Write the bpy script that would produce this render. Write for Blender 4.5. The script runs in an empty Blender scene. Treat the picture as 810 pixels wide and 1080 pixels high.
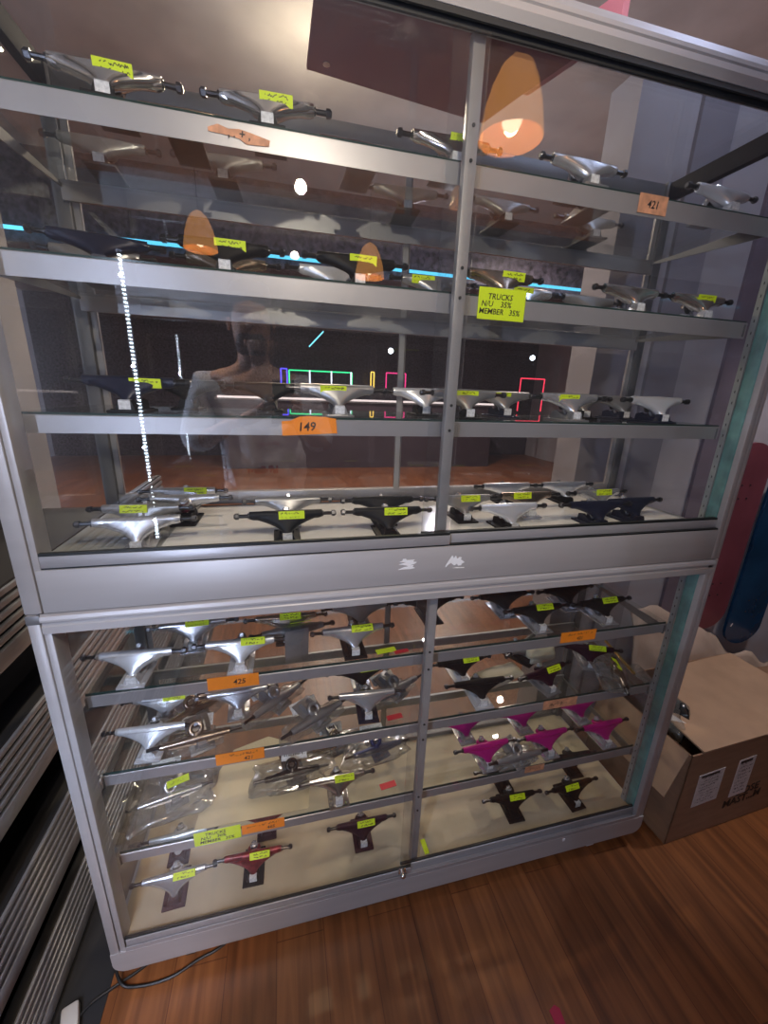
import bpy, bmesh, math, random
from mathutils import Vector, Matrix, noise
R = math.radians
random.seed(7)
SC = bpy.context.scene
COL = SC.collection
SC.view_settings.view_transform = 'Standard'
SC.view_settings.exposure = 0.0
SC.cycles.transparent_max_bounces = 48
SC.cycles.max_bounces = 10
SC.cycles.caustics_reflective = False
SC.cycles.caustics_refractive = False
SC.cycles.sample_clamp_indirect = 4.0

# ------------------------------------------------------------------ materials
def nt(name):
    m = bpy.data.materials.new(name); m.use_nodes = True
    n = m.node_tree; b = n.nodes['Principled BSDF']
    return m, n, b
def mat(name, col, rough=.5, metal=0., var=.0, scale=20., bump=0., emit=None, es=0., spec=None, stretch=None, coat=0.):
    m, n, b = nt(name)
    b.inputs['Base Color'].default_value = (*col, 1)
    b.inputs['Roughness'].default_value = rough
    b.inputs['Metallic'].default_value = metal
    if coat: b.inputs['Coat Weight'].default_value = coat
    if spec is not None: b.inputs['Specular IOR Level'].default_value = spec
    if emit: b.inputs['Emission Color'].default_value = (*emit, 1); b.inputs['Emission Strength'].default_value = es
    if var or bump:
        tc = n.nodes.new('ShaderNodeTexCoord'); mp = n.nodes.new('ShaderNodeMapping')
        if stretch: mp.inputs['Scale'].default_value = stretch
        tx = n.nodes.new('ShaderNodeTexNoise'); tx.inputs['Scale'].default_value = scale; tx.inputs['Detail'].default_value = 6
        n.links.new(tc.outputs['Object'], mp.inputs['Vector']); n.links.new(mp.outputs['Vector'], tx.inputs['Vector'])
        if var:
            r = n.nodes.new('ShaderNodeValToRGB')
            r.color_ramp.elements[0].position = .3; r.color_ramp.elements[1].position = .7
            r.color_ramp.elements[0].color = (*[max(0, c * (1 - var)) for c in col], 1)
            r.color_ramp.elements[1].color = (*[min(1, c * (1 + var)) for c in col], 1)
            n.links.new(tx.outputs['Fac'], r.inputs['Fac']); n.links.new(r.outputs['Color'], b.inputs['Base Color'])
        if bump:
            bp = n.nodes.new('ShaderNodeBump'); bp.inputs['Strength'].default_value = bump; bp.inputs['Distance'].default_value = .01
            n.links.new(tx.outputs['Fac'], bp.inputs['Height']); n.links.new(bp.outputs['Normal'], b.inputs['Normal'])
    return m
def glassmat(name, tint=(1, 1, 1), f0=.04, grime=.015, gcol=(.8, .82, .9), rough=.0, power=5.0, gscale=6):
    m = bpy.data.materials.new(name); m.use_nodes = True; n = m.node_tree; n.nodes.clear()
    out = n.nodes.new('ShaderNodeOutputMaterial')
    tr = n.nodes.new('ShaderNodeBsdfTransparent'); tr.inputs['Color'].default_value = (*tint, 1)
    gl = n.nodes.new('ShaderNodeBsdfGlossy'); gl.inputs['Roughness'].default_value = rough
    df = n.nodes.new('ShaderNodeBsdfDiffuse'); df.inputs['Color'].default_value = (*gcol, 1)
    lw = n.nodes.new('ShaderNodeLayerWeight'); lw.inputs['Blend'].default_value = .5
    pw = n.nodes.new('ShaderNodeMath'); pw.operation = 'POWER'; pw.inputs[1].default_value = power
    ma = n.nodes.new('ShaderNodeMath'); ma.operation = 'MULTIPLY_ADD'; ma.inputs[1].default_value = .9 - f0; ma.inputs[2].default_value = f0
    n.links.new(lw.outputs['Facing'], pw.inputs[0]); n.links.new(pw.outputs[0], ma.inputs[0])
    tx = n.nodes.new('ShaderNodeTexNoise'); tx.inputs['Scale'].default_value = gscale; tx.inputs['Detail'].default_value = 8
    tc = n.nodes.new('ShaderNodeTexCoord'); n.links.new(tc.outputs['Object'], tx.inputs['Vector'])
    gm = n.nodes.new('ShaderNodeMath'); gm.operation = 'MULTIPLY'; gm.inputs[1].default_value = grime * 2
    n.links.new(tx.outputs['Fac'], gm.inputs[0])
    m1 = n.nodes.new('ShaderNodeMixShader'); m2 = n.nodes.new('ShaderNodeMixShader')
    n.links.new(gm.outputs[0], m1.inputs['Fac']); n.links.new(tr.outputs[0], m1.inputs[1]); n.links.new(df.outputs[0], m1.inputs[2])
    n.links.new(ma.outputs[0], m2.inputs['Fac']); n.links.new(m1.outputs[0], m2.inputs[1]); n.links.new(gl.outputs[0], m2.inputs[2])
    n.links.new(m2.outputs[0], out.inputs['Surface'])
    return m
def emat(name, col, s):
    m = bpy.data.materials.new(name); m.use_nodes = True; n = m.node_tree; n.nodes.clear()
    out = n.nodes.new('ShaderNodeOutputMaterial'); e = n.nodes.new('ShaderNodeEmission')
    e.inputs['Color'].default_value = (*col, 1); e.inputs['Strength'].default_value = s
    n.links.new(e.outputs[0], out.inputs['Surface']); return m

M = {}
M['alu'] = mat('brushed_aluminium', (.47, .45, .455), .42, .30, .05, 5, stretch=(.6, 6, 6))
M['alu_dark'] = mat('dark_grey_aluminium', (.20, .20, .21), .45, .4, .1, 8)  # darker grey aluminium for back posts and small fittings
M['alu_strip'] = mat('shelf_edge_aluminium', (.44, .43, .45), .38, .45, .06, 6)
M['rail_dark'] = mat('dark_rail_metal', (.022, .022, .03), .7, 0, spec=.2)
M['groove'] = mat('black_groove', (.02, .02, .022), .6)
M['seal'] = mat('black_rubber_seal', (.01, .012, .012), .5)
M['standard'] = mat('slotted_standard_metal', (.42, .45, .46), .45, .3, .1, 40)
M['teal'] = mat('green_glass_edge', (.16, .36, .35), .25, 0, .25, 30)
M['glass'] = glassmat('clear_glass', (.98, .99, .985), .03, .006)
M['front_glass'] = glassmat('front_door_glass', (.985, .99, .99), .085, .006)
M['back_glass'] = glassmat('back_door_glass', (.90, .89, .90), .06, .006)
M['shelf_glass'] = glassmat('shelf_glass', (.95, .97, .955), .025, .010, (.7, .72, .7), power=4.0)
M['glass_edge'] = mat('dark_green_shelf_edge', (.02, .05, .045), .15, 0)
M['deck_white'] = mat('white_deck_board', (.90, .90, .88), .14, 0, .05, 5)
M['deck_grey'] = mat('grey_deck_board', (.33, .34, .33), .3, 0, .12, 8)
M['cream'] = mat('cream_card', (.58, .49, .31), .55, 0, .09, 7)
M['cream2'] = mat('cream_board', (.56, .47, .33), .5, 0, .10, 9)
M['chrome'] = mat('polished_chrome', (.82, .80, .78), .16, .95, .06, 12)
M['silver'] = mat('raw_silver_metal', (.70, .71, .75), .27, .75, .06, 30)
M['white_silver'] = mat('bright_silver_metal', (.86, .88, .93), .26, .50, .03, 30)
M['steel'] = mat('dull_steel', (.36, .36, .37), .34, .6, .1, 30)
M['bronze'] = mat('bronze_metal', (.36, .29, .23), .26, .9, .08, 30)
M['black'] = mat('matt_black_metal', (.005, .005, .006), .5, 0, spec=.25)
M['black_gloss'] = mat('gloss_black_metal', (.015, .015, .017), .2, .2)
M['navy'] = mat('dark_navy_metal', (.012, .016, .04), .35, .2)
M['blue'] = mat('blue_metal', (.01, .03, .13), .35, .3)
M['magenta'] = mat('magenta_metal', (.55, .006, .24), .32, .15)
M['maroon'] = mat('maroon_metal', (.22, .02, .025), .35, .3, .5, 90)
M['plum'] = mat('plum_metal', (.035, .008, .022), .4, .2, spec=.3)
M['wht'] = mat('white_plastic', (.82, .82, .84), .4)
M['tag'] = mat('white_barcode_paper', (.78, .79, .82), .6, 0, .25, 160)
M['yellow'] = mat('fluorescent_yellow_paper', (.66, .82, .012), .6, emit=(.62, .85, .0), es=.10)
M['orange'] = mat('fluorescent_orange_paper', (.93, .27, .012), .6, emit=(1, .25, .0), es=.08)
M['orange_pale'] = mat('faded_orange_paper', (.75, .36, .20), .6, 0, .3, 60)
M['ink'] = mat('black_marker_ink', (.01, .01, .012), .5)
M['red'] = mat('red_paper', (.65, .02, .04), .5)
M['bush_m'] = mat('maroon_rubber', (.12, .012, .03), .4)
M['bush_b'] = mat('black_rubber', (.015, .015, .015), .5)
M['nut'] = mat('dark_steel_nut', (.10, .10, .11), .3, .9)
M['axle'] = mat('dark_axle_steel', (.06, .06, .065), .3, .9)
M['bag'] = glassmat('clear_plastic_bag', (.90, .90, .88), .12, .10, (.8, .8, .75), .12, 2.0, 25)
M['bag_cream'] = mat('cream_paper_wrap', (.74, .68, .50), .5, 0, .15, 12, .4)
M['bag_grey'] = glassmat('milky_plastic_bag', (.75, .75, .72), .12, .25, (.7, .7, .66), .2, 2.0, 20)
M['card_box'] = mat('brown_corrugated_card', (.30, .175, .105), .75, 0, .10, 14, .05, stretch=(1, 1, 4))
M['card_light'] = mat('light_corrugated_card', (.47, .31, .20), .7, 0, .08, 12)
M['label'] = mat('printed_white_label', (.70, .67, .67), .6, 0, .1, 50)
M['tape'] = glassmat('clear_packing_tape', (.95, .93, .9), .15, .04, (.9, .85, .8), .1)
M['beige'] = mat('beige_foam_sheet', (.60, .46, .37), .8, 0, .10, 9, .2)
M['maroon_deck'] = mat('maroon_deck_lacquer', (.20, .055, .075), .28, 0, .2, 5)
M['pink'] = mat('pink_edge', (.75, .28, .36), .5)
M['blue_deck'] = mat('blue_deck_lacquer', (.008, .05, .12), .2, 0, .4, 5, coat=.4)
M['rack'] = mat('ribbed_rack_metal', (.34, .35, .38), .36, .5, .12, 4, stretch=(1, .5, 1))
M['rack_dark'] = mat('rack_back_metal', (.035, .035, .038), .5, .4)
M['cord'] = mat('black_cord_rubber', (.012, .012, .012), .45)
M['plug'] = mat('off_white_plug', (.60, .57, .52), .5)
M['skin'] = mat('skin', (.42, .24, .16), .5)
M['shirt'] = mat('light_grey_cotton', (.55, .55, .58), .85, 0, .12, 12, .2)
M['trouser'] = mat('dark_denim', (.03, .035, .05), .85, 0, .1, 20)
M['hair'] = mat('black_hair', (.012, .01, .009), .6)

# floor: laminate planks running away from the cabinet
def floor_mat():
    m, n, b = nt('laminate_planks')
    tc = n.nodes.new('ShaderNodeTexCoord')
    sp = n.nodes.new('ShaderNodeSeparateXYZ'); n.links.new(tc.outputs['Object'], sp.inputs[0])
    cb = n.nodes.new('ShaderNodeCombineXYZ'); n.links.new(sp.outputs['Y'], cb.inputs['X']); n.links.new(sp.outputs['X'], cb.inputs['Y'])
    br = n.nodes.new('ShaderNodeTexBrick'); br.inputs['Scale'].default_value = 1; br.inputs['Brick Width'].default_value = 1.1
    br.inputs['Row Height'].default_value = .125; br.inputs['Mortar Size'].default_value = .0012; br.offset = .37
    br.inputs['Color1'].default_value = (.27, .105, .038, 1); br.inputs['Color2'].default_value = (.20, .074, .027, 1); br.inputs['Mortar'].default_value = (.13, .042, .018, 1)
    n.links.new(cb.outputs[0], br.inputs['Vector'])
    mp = n.nodes.new('ShaderNodeMapping'); mp.inputs['Scale'].default_value = (26, 1.6, 1)
    n.links.new(tc.outputs['Object'], mp.inputs['Vector'])
    no = n.nodes.new('ShaderNodeTexNoise'); no.inputs['Scale'].default_value = 1.5; no.inputs['Detail'].default_value = 8; no.inputs['Distortion'].default_value = .6
    n.links.new(mp.outputs[0], no.inputs['Vector'])
    rp = n.nodes.new('ShaderNodeValToRGB'); rp.color_ramp.elements[0].position = .3; rp.color_ramp.elements[1].position = .75
    rp.color_ramp.elements[0].color = (.55, .5, .5, 1); rp.color_ramp.elements[1].color = (1.35, 1.3, 1.2, 1)
    n.links.new(no.outputs['Fac'], rp.inputs['Fac'])
    mx = n.nodes.new('ShaderNodeMix'); mx.data_type = 'RGBA'; mx.blend_type = 'MULTIPLY'; mx.inputs['Factor'].default_value = 1
    n.links.new(br.outputs['Color'], mx.inputs['A']); n.links.new(rp.outputs['Color'], mx.inputs['B'])
    n.links.new(mx.outputs['Result'], b.inputs['Base Color'])
    b.inputs['Roughness'].default_value = .33
    return m
M['floor'] = floor_mat()
M['ceiling'] = mat('grey_plaster_ceiling', (.50, .49, .48), .9, 0, .12, 5, .1)
M['wall'] = mat('grey_wall', (.47, .45, .49), .8, 0, .08, 4, .05)
M['wall_left'] = mat('grey_brown_wall', (.24, .22, .21), .7, 0, .25, 3, .1)
M['wall_dark'] = mat('dark_flecked_wall', (.075, .065, .09), .6, 0, .9, 28)
M['wall_panel'] = mat('dark_wall_band', (.30, .285, .33), .7, 0, .1, 6)
M['wall_panel2'] = mat('plum_wall_band', (.20, .16, .21), .7, 0, .15, 6)

# ------------------------------------------------------------------ mesh builder
class MB:
    def __init__(s): s.bm = bmesh.new()
    def box(s, x0, x1, y0, y1, z0, z1, bev=0, mtx=None):
        r = bmesh.ops.create_cube(s.bm, size=1)
        vs = r['verts']
        for v in vs:
            v.co = Vector(((x0 + x1) / 2 + v.co.x * (x1 - x0), (y0 + y1) / 2 + v.co.y * (y1 - y0), (z0 + z1) / 2 + v.co.z * (z1 - z0)))
        if bev:
            es = list({e for v in vs for e in v.link_edges})
            rr = bmesh.ops.bevel(s.bm, geom=es, offset=bev, segments=2, affect='EDGES', profile=.5)
            vs = list({v for f in rr['faces'] for v in f.verts} | {v for v in vs if v.is_valid})
        if mtx: bmesh.ops.transform(s.bm, matrix=mtx, verts=vs)
        return s
    def tube(s, pts, rads, n=10, caps=True, sx=1.0):
        pts = [Vector(p) for p in pts]
        if not hasattr(rads, '__len__'): rads = [rads] * len(pts)
        rings = []; up = None
        for i, p in enumerate(pts):
            d = (pts[min(i + 1, len(pts) - 1)] - pts[max(i - 1, 0)])
            if d.length < 1e-9: d = Vector((0, 0, 1))
            d.normalize()
            if up is None: up = Vector((0, 0, 1)) if abs(d.z) < .9 else Vector((0, 1, 0))
            a = d.cross(up).normalized(); b = a.cross(d).normalized(); up = b
            rings.append([s.bm.verts.new(p + a * math.cos(2 * math.pi * k / n) * rads[i] * sx + b * math.sin(2 * math.pi * k / n) * rads[i]) for k in range(n)])
        for r0, r1 in zip(rings, rings[1:]):
            for k in range(n): s.bm.faces.new((r0[k], r0[(k + 1) % n], r1[(k + 1) % n], r1[k]))
        if caps: s.bm.faces.new(rings[0][::-1]); s.bm.faces.new(rings[-1])
        return s
    def rings(s, rs, caps=True):
        rings = [[s.bm.verts.new(p) for p in r] for r in rs]; n = len(rings[0])
        for r0, r1 in zip(rings, rings[1:]):
            for k in range(n): s.bm.faces.new((r0[k], r0[(k + 1) % n], r1[(k + 1) % n], r1[k]))
        if caps: s.bm.faces.new(rings[0][::-1]); s.bm.faces.new(rings[-1])
        return s
    def prism(s, poly, axis, a, b):
        def mk(p, t):
            if axis == 'x': return Vector((t, p[0], p[1]))
            if axis == 'y': return Vector((p[0], t, p[1]))
            return Vector((p[0], p[1], t))
        v0 = [s.bm.verts.new(mk(p, a)) for p in poly]; v1 = [s.bm.verts.new(mk(p, b)) for p in poly]; n = len(poly)
        for k in range(n): s.bm.faces.new((v0[k], v0[(k + 1) % n], v1[(k + 1) % n], v1[k]))
        s.bm.faces.new(v0[::-1]); s.bm.faces.new(v1)
        return s
    def torus(s, c, R0, r, nrm=(0, 0, 1), n=16, k=8):
        q = Vector(nrm).to_track_quat('Z', 'Y'); rs = []
        for i in range(n):
            a = 2 * math.pi * i / n; rs.append([Vector(c) + q @ Vector(((R0 + r * math.cos(2 * math.pi * j / k)) * math.cos(a), (R0 + r * math.cos(2 * math.pi * j / k)) * math.sin(a), r * math.sin(2 * math.pi * j / k))) for j in range(k)])
        vs = [[s.bm.verts.new(p) for p in r_] for r_ in rs]
        for i in range(n):
            for j in range(k): s.bm.faces.new((vs[i][j], vs[(i + 1) % n][j], vs[(i + 1) % n][(j + 1) % k], vs[i][(j + 1) % k]))
        return s
    def mesh(s, name, material, smooth=False, ang=35):
        bmesh.ops.recalc_face_normals(s.bm, faces=s.bm.faces)
        me = bpy.data.meshes.new(name); s.bm.to_mesh(me); s.bm.free()
        if material: me.materials.append(material)
        if smooth:
            for p in me.polygons: p.use_smooth = True
            me.set_sharp_from_angle(angle=R(ang))
        return me
    def build(s, name, material, parent=None, smooth=False):
        return link(name, s.mesh(name, material, smooth), parent)
def link(name, me, parent=None, loc=None, rot=None):
    o = bpy.data.objects.new(name, me); COL.objects.link(o)
    if parent: o.parent = parent
    if loc: o.location = loc
    if rot: o.rotation_euler = rot
    return o
def tag(o, label=None, cat=None, group=None, kind=None):
    if label: o['label'] = label
    if cat: o['category'] = cat
    if group: o['group'] = group
    if kind: o['kind'] = kind
    return o
def empty(name, loc=(0, 0, 0), rz=0, label=None, cat=None, group=None):
    o = bpy.data.objects.new(name, None); COL.objects.link(o); o.location = loc; o.rotation_euler = (0, 0, rz)
    o.empty_display_size = .05
    return tag(o, label, cat, group)
def struct(name, mb, m, parent=None, smooth=False):
    o = mb.build(name, m, parent, smooth)
    o['kind'] = 'structure'
    return o

# writing ------------------------------------------------------------
_txt = {}
def text_mesh(lines, h, mt, shear=.15, spacing=1.25, xoff=None):
    key = (tuple(lines), h, mt.name, tuple(xoff) if xoff else None)
    if key in _txt: return _txt[key]
    bm = bmesh.new()
    for i, l in enumerate(lines):
        cu = bpy.data.curves.new('t', 'FONT'); cu.body = l; cu.size = h * 1.35; cu.shear = shear; cu.extrude = h * .01; cu.offset = h * .02
        cu.align_x = 'CENTER'; cu.resolution_u = 2
        ob = bpy.data.objects.new('t', cu); COL.objects.link(ob)
        dg = bpy.context.evaluated_depsgraph_get(); me = bpy.data.meshes.new_from_object(ob.evaluated_get(dg))
        me.transform(Matrix.Translation((xoff[i] if xoff else 0, -(i - (len(lines) - 1) / 2) * h * spacing - h * .48, 0)))
        bm.from_mesh(me); bpy.data.objects.remove(ob); bpy.data.curves.remove(cu); bpy.data.meshes.remove(me)
    bmesh.ops.rotate(bm, cent=(0, 0, 0), matrix=Matrix.Rotation(R(90), 3, 'X'), verts=bm.verts)
    me = bpy.data.meshes.new('writing'); bm.to_mesh(me); bm.free(); me.materials.append(mt)
    _txt[key] = me
    return me
def scribble(w, h, rows, seed, lw=.0006):
    rd = random.Random(seed); mb = MB()
    for r in range(rows):
        z = h * (.5 - (r + .5) / rows); x = -w / 2 * rd.uniform(.7, 1); px, pz = x, z
        ch = h / rows * .34
        end = w / 2 * rd.uniform(.5, 1)
        while x < end:
            x += rd.uniform(.0008, .0018)
            if rd.random() < .14: x += .002; px, pz = x, z; continue
            nz = z + rd.uniform(-ch, ch)
            d = Vector((x - px, nz - pz)); nn = Vector((-d.y, d.x)).normalized() * lw / 2 if d.length > 0 else Vector((0, lw))
            v = [mb.bm.verts.new((a, 0, b)) for a, b in ((px + nn.x, pz + nn.y), (px - nn.x, pz - nn.y), (x - nn.x, nz - nn.y), (x + nn.x, nz + nn.y))]
            mb.bm.faces.new(v); px, pz = x, nz
    return mb.mesh('writing', M['ink'])

# ------------------------------------------------------------------ the cabinet
W = 1.537
DU, DL = .405, .44
ZB, ZLG, ZLT, ZJ, ZUB, ZUT, ZT = .061, .147, .996, 1.035, 1.117, 1.965, 2.012
SH = dict(s1=1.815, s2=1.609, s3=1.372, dk=1.115, l1=.812, l2=.601, l3=.361, lb=.147)
cab = empty('upper_display_cabinet', (0, 0, 0), 0, 'upper aluminium and glass display cabinet standing on the lower one', 'cabinet')
low = empty('lower_display_cabinet', (0, 0, 0), 0, 'lower aluminium and glass display cabinet on small casters above the wood floor', 'cabinet')
A, AD = M['alu'], M['alu_dark']

def seam_post(x0, x1, xs, z0, z1, parent, d=.04):
    mb = MB(); mb.box(x0, xs - .0006, -.004, d, z0, z1, .003); mb.box(xs + .0006, x1, -.002, d, z0, z1, .0012)
    mb.build('front_post', A, parent, True)
seam_post(0, .0386, .0275, ZJ + .0005, ZT - .001, cab)
seam_post(W - .030, W, W - .012, ZJ + .0005, ZT - .001, cab)
seam_post(0, .033, .0205, ZB + .03, ZJ - .001, low)
seam_post(W - .034, W, W - .014, ZB + .03, ZJ - .001, low)
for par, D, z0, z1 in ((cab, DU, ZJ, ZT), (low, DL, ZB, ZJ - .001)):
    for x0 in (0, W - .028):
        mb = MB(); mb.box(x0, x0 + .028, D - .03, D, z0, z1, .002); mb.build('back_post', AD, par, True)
# upper fascia, top rail
MB().box(.030, W - .013, -.003, .03, ZJ + .001, ZUB - .001, .001).build('fascia_panel', A, cab, True)
mb = MB(); mb.prism([(.03, ZT - .001), (-.002, ZT - .001), (-.010, ZT - .006), (-.012, ZT - .016), (-.012, ZT - .022), (-.009, ZT - .024), (-.012, ZT - .026), (-.012, ZUT + .012), (-.006, ZUT), (.03, ZUT)], 'x', -.004, W + .004)
mb.build('top_rail', A, cab)
mb = MB(); mb.box(.03, W - .03, -.006, -.002, ZUT - .009, ZUT - .001); mb.box(.03, W - .03, .004, .008, ZUT - .014, ZUT); mb.build('upper_track', M['groove'], cab)
for x0 in (.002, W - .022):
    MB().box(x0, x0 + .02, .02, DU - .02, ZUT, ZT - .004, .002).build('side_rail', M['rail_dark'], cab, True)
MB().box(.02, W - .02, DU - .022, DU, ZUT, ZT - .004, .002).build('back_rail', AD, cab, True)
MB().box(.02, W - .02, DU - .022, DU, ZUB, ZUB + .034, .002).build('back_rail', A, cab, True)
MB().box(.01, W - .01, .01, DU - .005, ZT - .012, ZT - .006).build('top_glass', M['glass'], cab)
for x0, x1 in ((.004, .009), (W - .009, W - .004)):
    MB().box(x0, x1, .04, DU - .03, ZUB, ZUT).build('side_glass', M['glass'], cab)
    MB().box(x0, x1, .04, DL - .03, ZLG, ZLT).build('side_glass', M['glass'], low)
for xx, par, z0, z1, xi in ((W - .032, cab, ZUB, ZUT, 1), (W - .036, low, ZLG, ZLT, 1)):
    MB().box(xx, xx + .003, .010, .038, z0, z1).build('glass_edge_strip', M['teal'], par)
def slotted(x0, x1, z0, z1, par, y0=.040):
    mb = MB(); mb.box(x0, x1, y0, y0 + .014, z0, z1); zz = z0 + .02; nf = len(mb.bm.faces)
    while zz < z1 - .02:
        mb.box(x0 - .0004, x1 + .0004, y0 + .0055, y0 + .0078, zz, zz + .006); zz += .026
    for i_, f_ in enumerate(mb.bm.faces): f_.material_index = 0 if i_ < nf else 1
    o = mb.build('shelf_standard', M['standard'], par); o.data.materials.append(M['groove'])
slotted(.010, .016, ZUB, ZUT, cab); slotted(W - .034, W - .028, ZUB, ZUT, cab)
slotted(.010, .016, ZLG, ZLT, low); slotted(W - .040, W - .034, ZLG, ZLT, low)
# decks
MB().box(.012, W - .012, .012, DU - .02, ZUB - .012, SH['dk']).build('cabinet_floor', M['deck_grey'], cab)
MB().box(.012, W - .012, .012, DL - .02, ZLG - .02, SH['lb']).build('cabinet_floor', M['cream2'], low)
MB().box(.012, W - .012, .036, DL - .02, ZJ - .010, ZJ - .004).build('top_panel', M['deck_grey'], low)
# doors
def shoe(name, x0, x1, y0, y1, z0, z1, par): return MB().box(x0, x1, y0, y1, z0, z1, .0008).build(name, M['alu_strip'], par, True)
d1 = MB().box(.030, .772, .001, .006, ZUB + .022, ZUT + .002).build('sliding_door', M['front_glass'], cab)
shoe('door_shoe', .0395, .7735, -.0035, .0075, ZUB + .003, ZUB + .0235, d1)
d2 = MB().box(.715, W - .028, .011, .016, ZUB + .022, ZUT + .002).build('sliding_door', M['front_glass'], cab)
shoe('door_shoe', .774, W - .031, .006, .0185, ZUB + .003, ZUB + .0235, d2)
mb = MB(); mb.box(.0388, .7735, -.0015, .006, ZUB + .0236, ZUB + .0285); mb.box(.715, W - .030, .0075, .017, ZUB + .0236, ZUB + .0285); mb.box(.039, W - .031, -.001, .016, ZUB, ZUB + .003); mb.build('door_seal', M['seal'], cab)
d3 = MB().box(.028, .742, .001, .006, ZLG + .012, ZLT + .004).build('sliding_door', M['front_glass'], low)
d4 = MB().box(.715, W - .030, .011, .016, ZLG + .012, ZLT + .004).build('sliding_door', M['front_glass'], low)
shoe('door_shoe', .036, .742, -.002, .0075, ZLG - .006, ZLG + .013, d3)
shoe('door_shoe', .743, W - .035, .0075, .018, ZLG - .006, ZLG + .013, d4)
mb = MB(); mb.box(.0335, .742, .0008, .0062, ZLG + .013, ZLG + .018); mb.box(.715, W - .034, .0108, .0164, ZLG + .013, ZLG + .018); mb.build('door_seal', M['seal'], low)
# lock
mb = MB(); mb.tube([(.716, -.002, .158), (.716, -.016, .158)], [.0065, .0065], 14); mb.tube([(.716, -.016, .158), (.716, -.019, .158)], [.0075, .0055], 14)
mb.box(.706, .726, -.003, -.0018, .148, .168, 0)
mb.build('lock_cylinder', M['chrome'], d3, True)
MB().box(1.233, 1.241, -.0065, -.004, .112, .122, .0005).build('keyhole_cover', M['wht'], low)
# lower frame top rail + bottom rail
mb = MB(); mb.prism([(.03, ZJ - .001), (.0, ZJ - .001), (-.006, ZJ - .004), (-.008, ZJ - .010), (-.008, ZJ - .014), (-.004, ZJ - .017), (-.004, ZJ - .022), (-.006, ZJ - .024), (-.006, ZLT + .001), (.03, ZLT + .001)], 'x', .0225, W - .014)
mb.build('top_rail', A, low)
MB().box(-.001, .0222, -.005, .03, ZJ - .020, ZJ - .0015, .003).build('corner_cap', AD, low, True)
def rrect(x0, x1, z0, z1, r, n=6):
    p = [(x0, z1), (x0, z0 + r)]
    p += [(x0 + r - r * math.cos(a), z0 + r - r * math.sin(a)) for a in [math.pi / 2 * k / n for k in range(1, n + 1)]]
    p += [(x1 - r + r * math.sin(a), z0 + r - r * math.cos(a)) for a in [math.pi / 2 * k / n for k in range(0, n + 1)]]
    p += [(x1, z1)]
    return p
MB().prism(rrect(0, W, ZB, .128, .03), 'y', -.005, .032).build('bottom_rail', A, low)
mb = MB(); mb.box(.034, W - .035, -.0045, -.0025, .126, .141); mb.box(.034, W - .035, -.004, .02, .126, .132); mb.box(.034, W - .035, .0085, .0105, .126, .139); mb.build('bottom_track', M['alu_strip'], low)
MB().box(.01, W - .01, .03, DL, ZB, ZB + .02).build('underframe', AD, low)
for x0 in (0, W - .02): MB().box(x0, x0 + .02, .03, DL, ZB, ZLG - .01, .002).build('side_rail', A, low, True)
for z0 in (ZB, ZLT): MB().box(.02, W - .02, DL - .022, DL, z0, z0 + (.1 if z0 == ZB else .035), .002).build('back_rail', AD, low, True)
for x in (.16, 1.375):
    for y in (.04, DL - .05):
        c = MB(); c.tube([(x - .010, y, .0245), (x + .010, y, .0245)], .0245, 18)
        o = c.build('caster', M['wht'] if (x > 1 and y < .1) else M['bush_b'], low, True)
        MB().box(x - .014, x - .0115, y - .012, y + .012, .02, ZB).box(x + .0115, x + .014, y - .012, y + .012, .02, ZB).box(x - .014, x + .014, y - .014, y + .014, ZB - .004, ZB).build('caster_fork', M['steel'], o)
# centre posts with screws
for par, xc, z0, z1 in ((cab, .762, ZUB, ZUT), (low, .757, ZLG, ZLT)):
    o = MB().box(xc - .0105, xc + .0105, .020, .036, z0, z1, .001).build('centre_post', A, par, True)
    for s in (SH.values()):
        if z0 < s < z1 - .02 and s - z0 > .1:
            for dz in (-.018, .03): MB().tube([(xc, .0202, s + dz), (xc, .0185, s + dz)], .003, 8).build('screw', M['groove'], o, True)
# back sliding glass doors
for par, D, z0, z1 in ((cab, DU, ZUB + .034, ZUT), (low, DL, ZB + .1, ZLT)):
    for i, (x0, x1) in enumerate(((.028, .772), (.752, W - .028))):
        y = D - .016 - i * .007
        g = MB().box(x0, x1, y, y + .004, z0, z1).build('back_door', M['back_glass'], par)
        for a in ((x0, x0 + .014), (x1 - .014, x1)): MB().box(a[0], a[1], y - .001, y + .006, z0, z1).build('door_stile', A, g)
# shelves
def shelf(key, par, D, h, x0=.02, x1=W - .036, seam=False):
    z = SH[key]
    g = MB().box(x0 - .002, x1 + .002, .063, D - .03, z - .007, z).build('glass_shelf', M['shelf_glass'], par)
    MB().box(x0, x1, .0612, .0628, z - .0072, z + .0002).build('glass_edge', M['glass_edge'], g)
    mb = MB(); mb.prism([(.0605, z - .006), (.0605, z - h), (.0575, z - h - .001), (.0572, z - .005), (.059, z - .0035)], 'x', x0, x1)
    mb.build('edge_strip', M['alu_strip'], g)
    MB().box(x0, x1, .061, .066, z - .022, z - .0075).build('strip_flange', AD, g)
    MB().box(x0, x1, D - .040, D - .032, z - h * 1.0, z - .001).build('rear_strip', M['alu_strip'], g)
    for xx in (x0, x1 - .01):
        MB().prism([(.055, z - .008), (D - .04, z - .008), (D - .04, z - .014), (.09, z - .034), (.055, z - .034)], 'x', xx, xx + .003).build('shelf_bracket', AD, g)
for k in ('s1', 's2', 's3'): shelf(k, cab, DU, .037 if k != 's3' else .033)
for k in ('l1', 'l2', 'l3'): shelf(k, low, DL, .030, .03)
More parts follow.
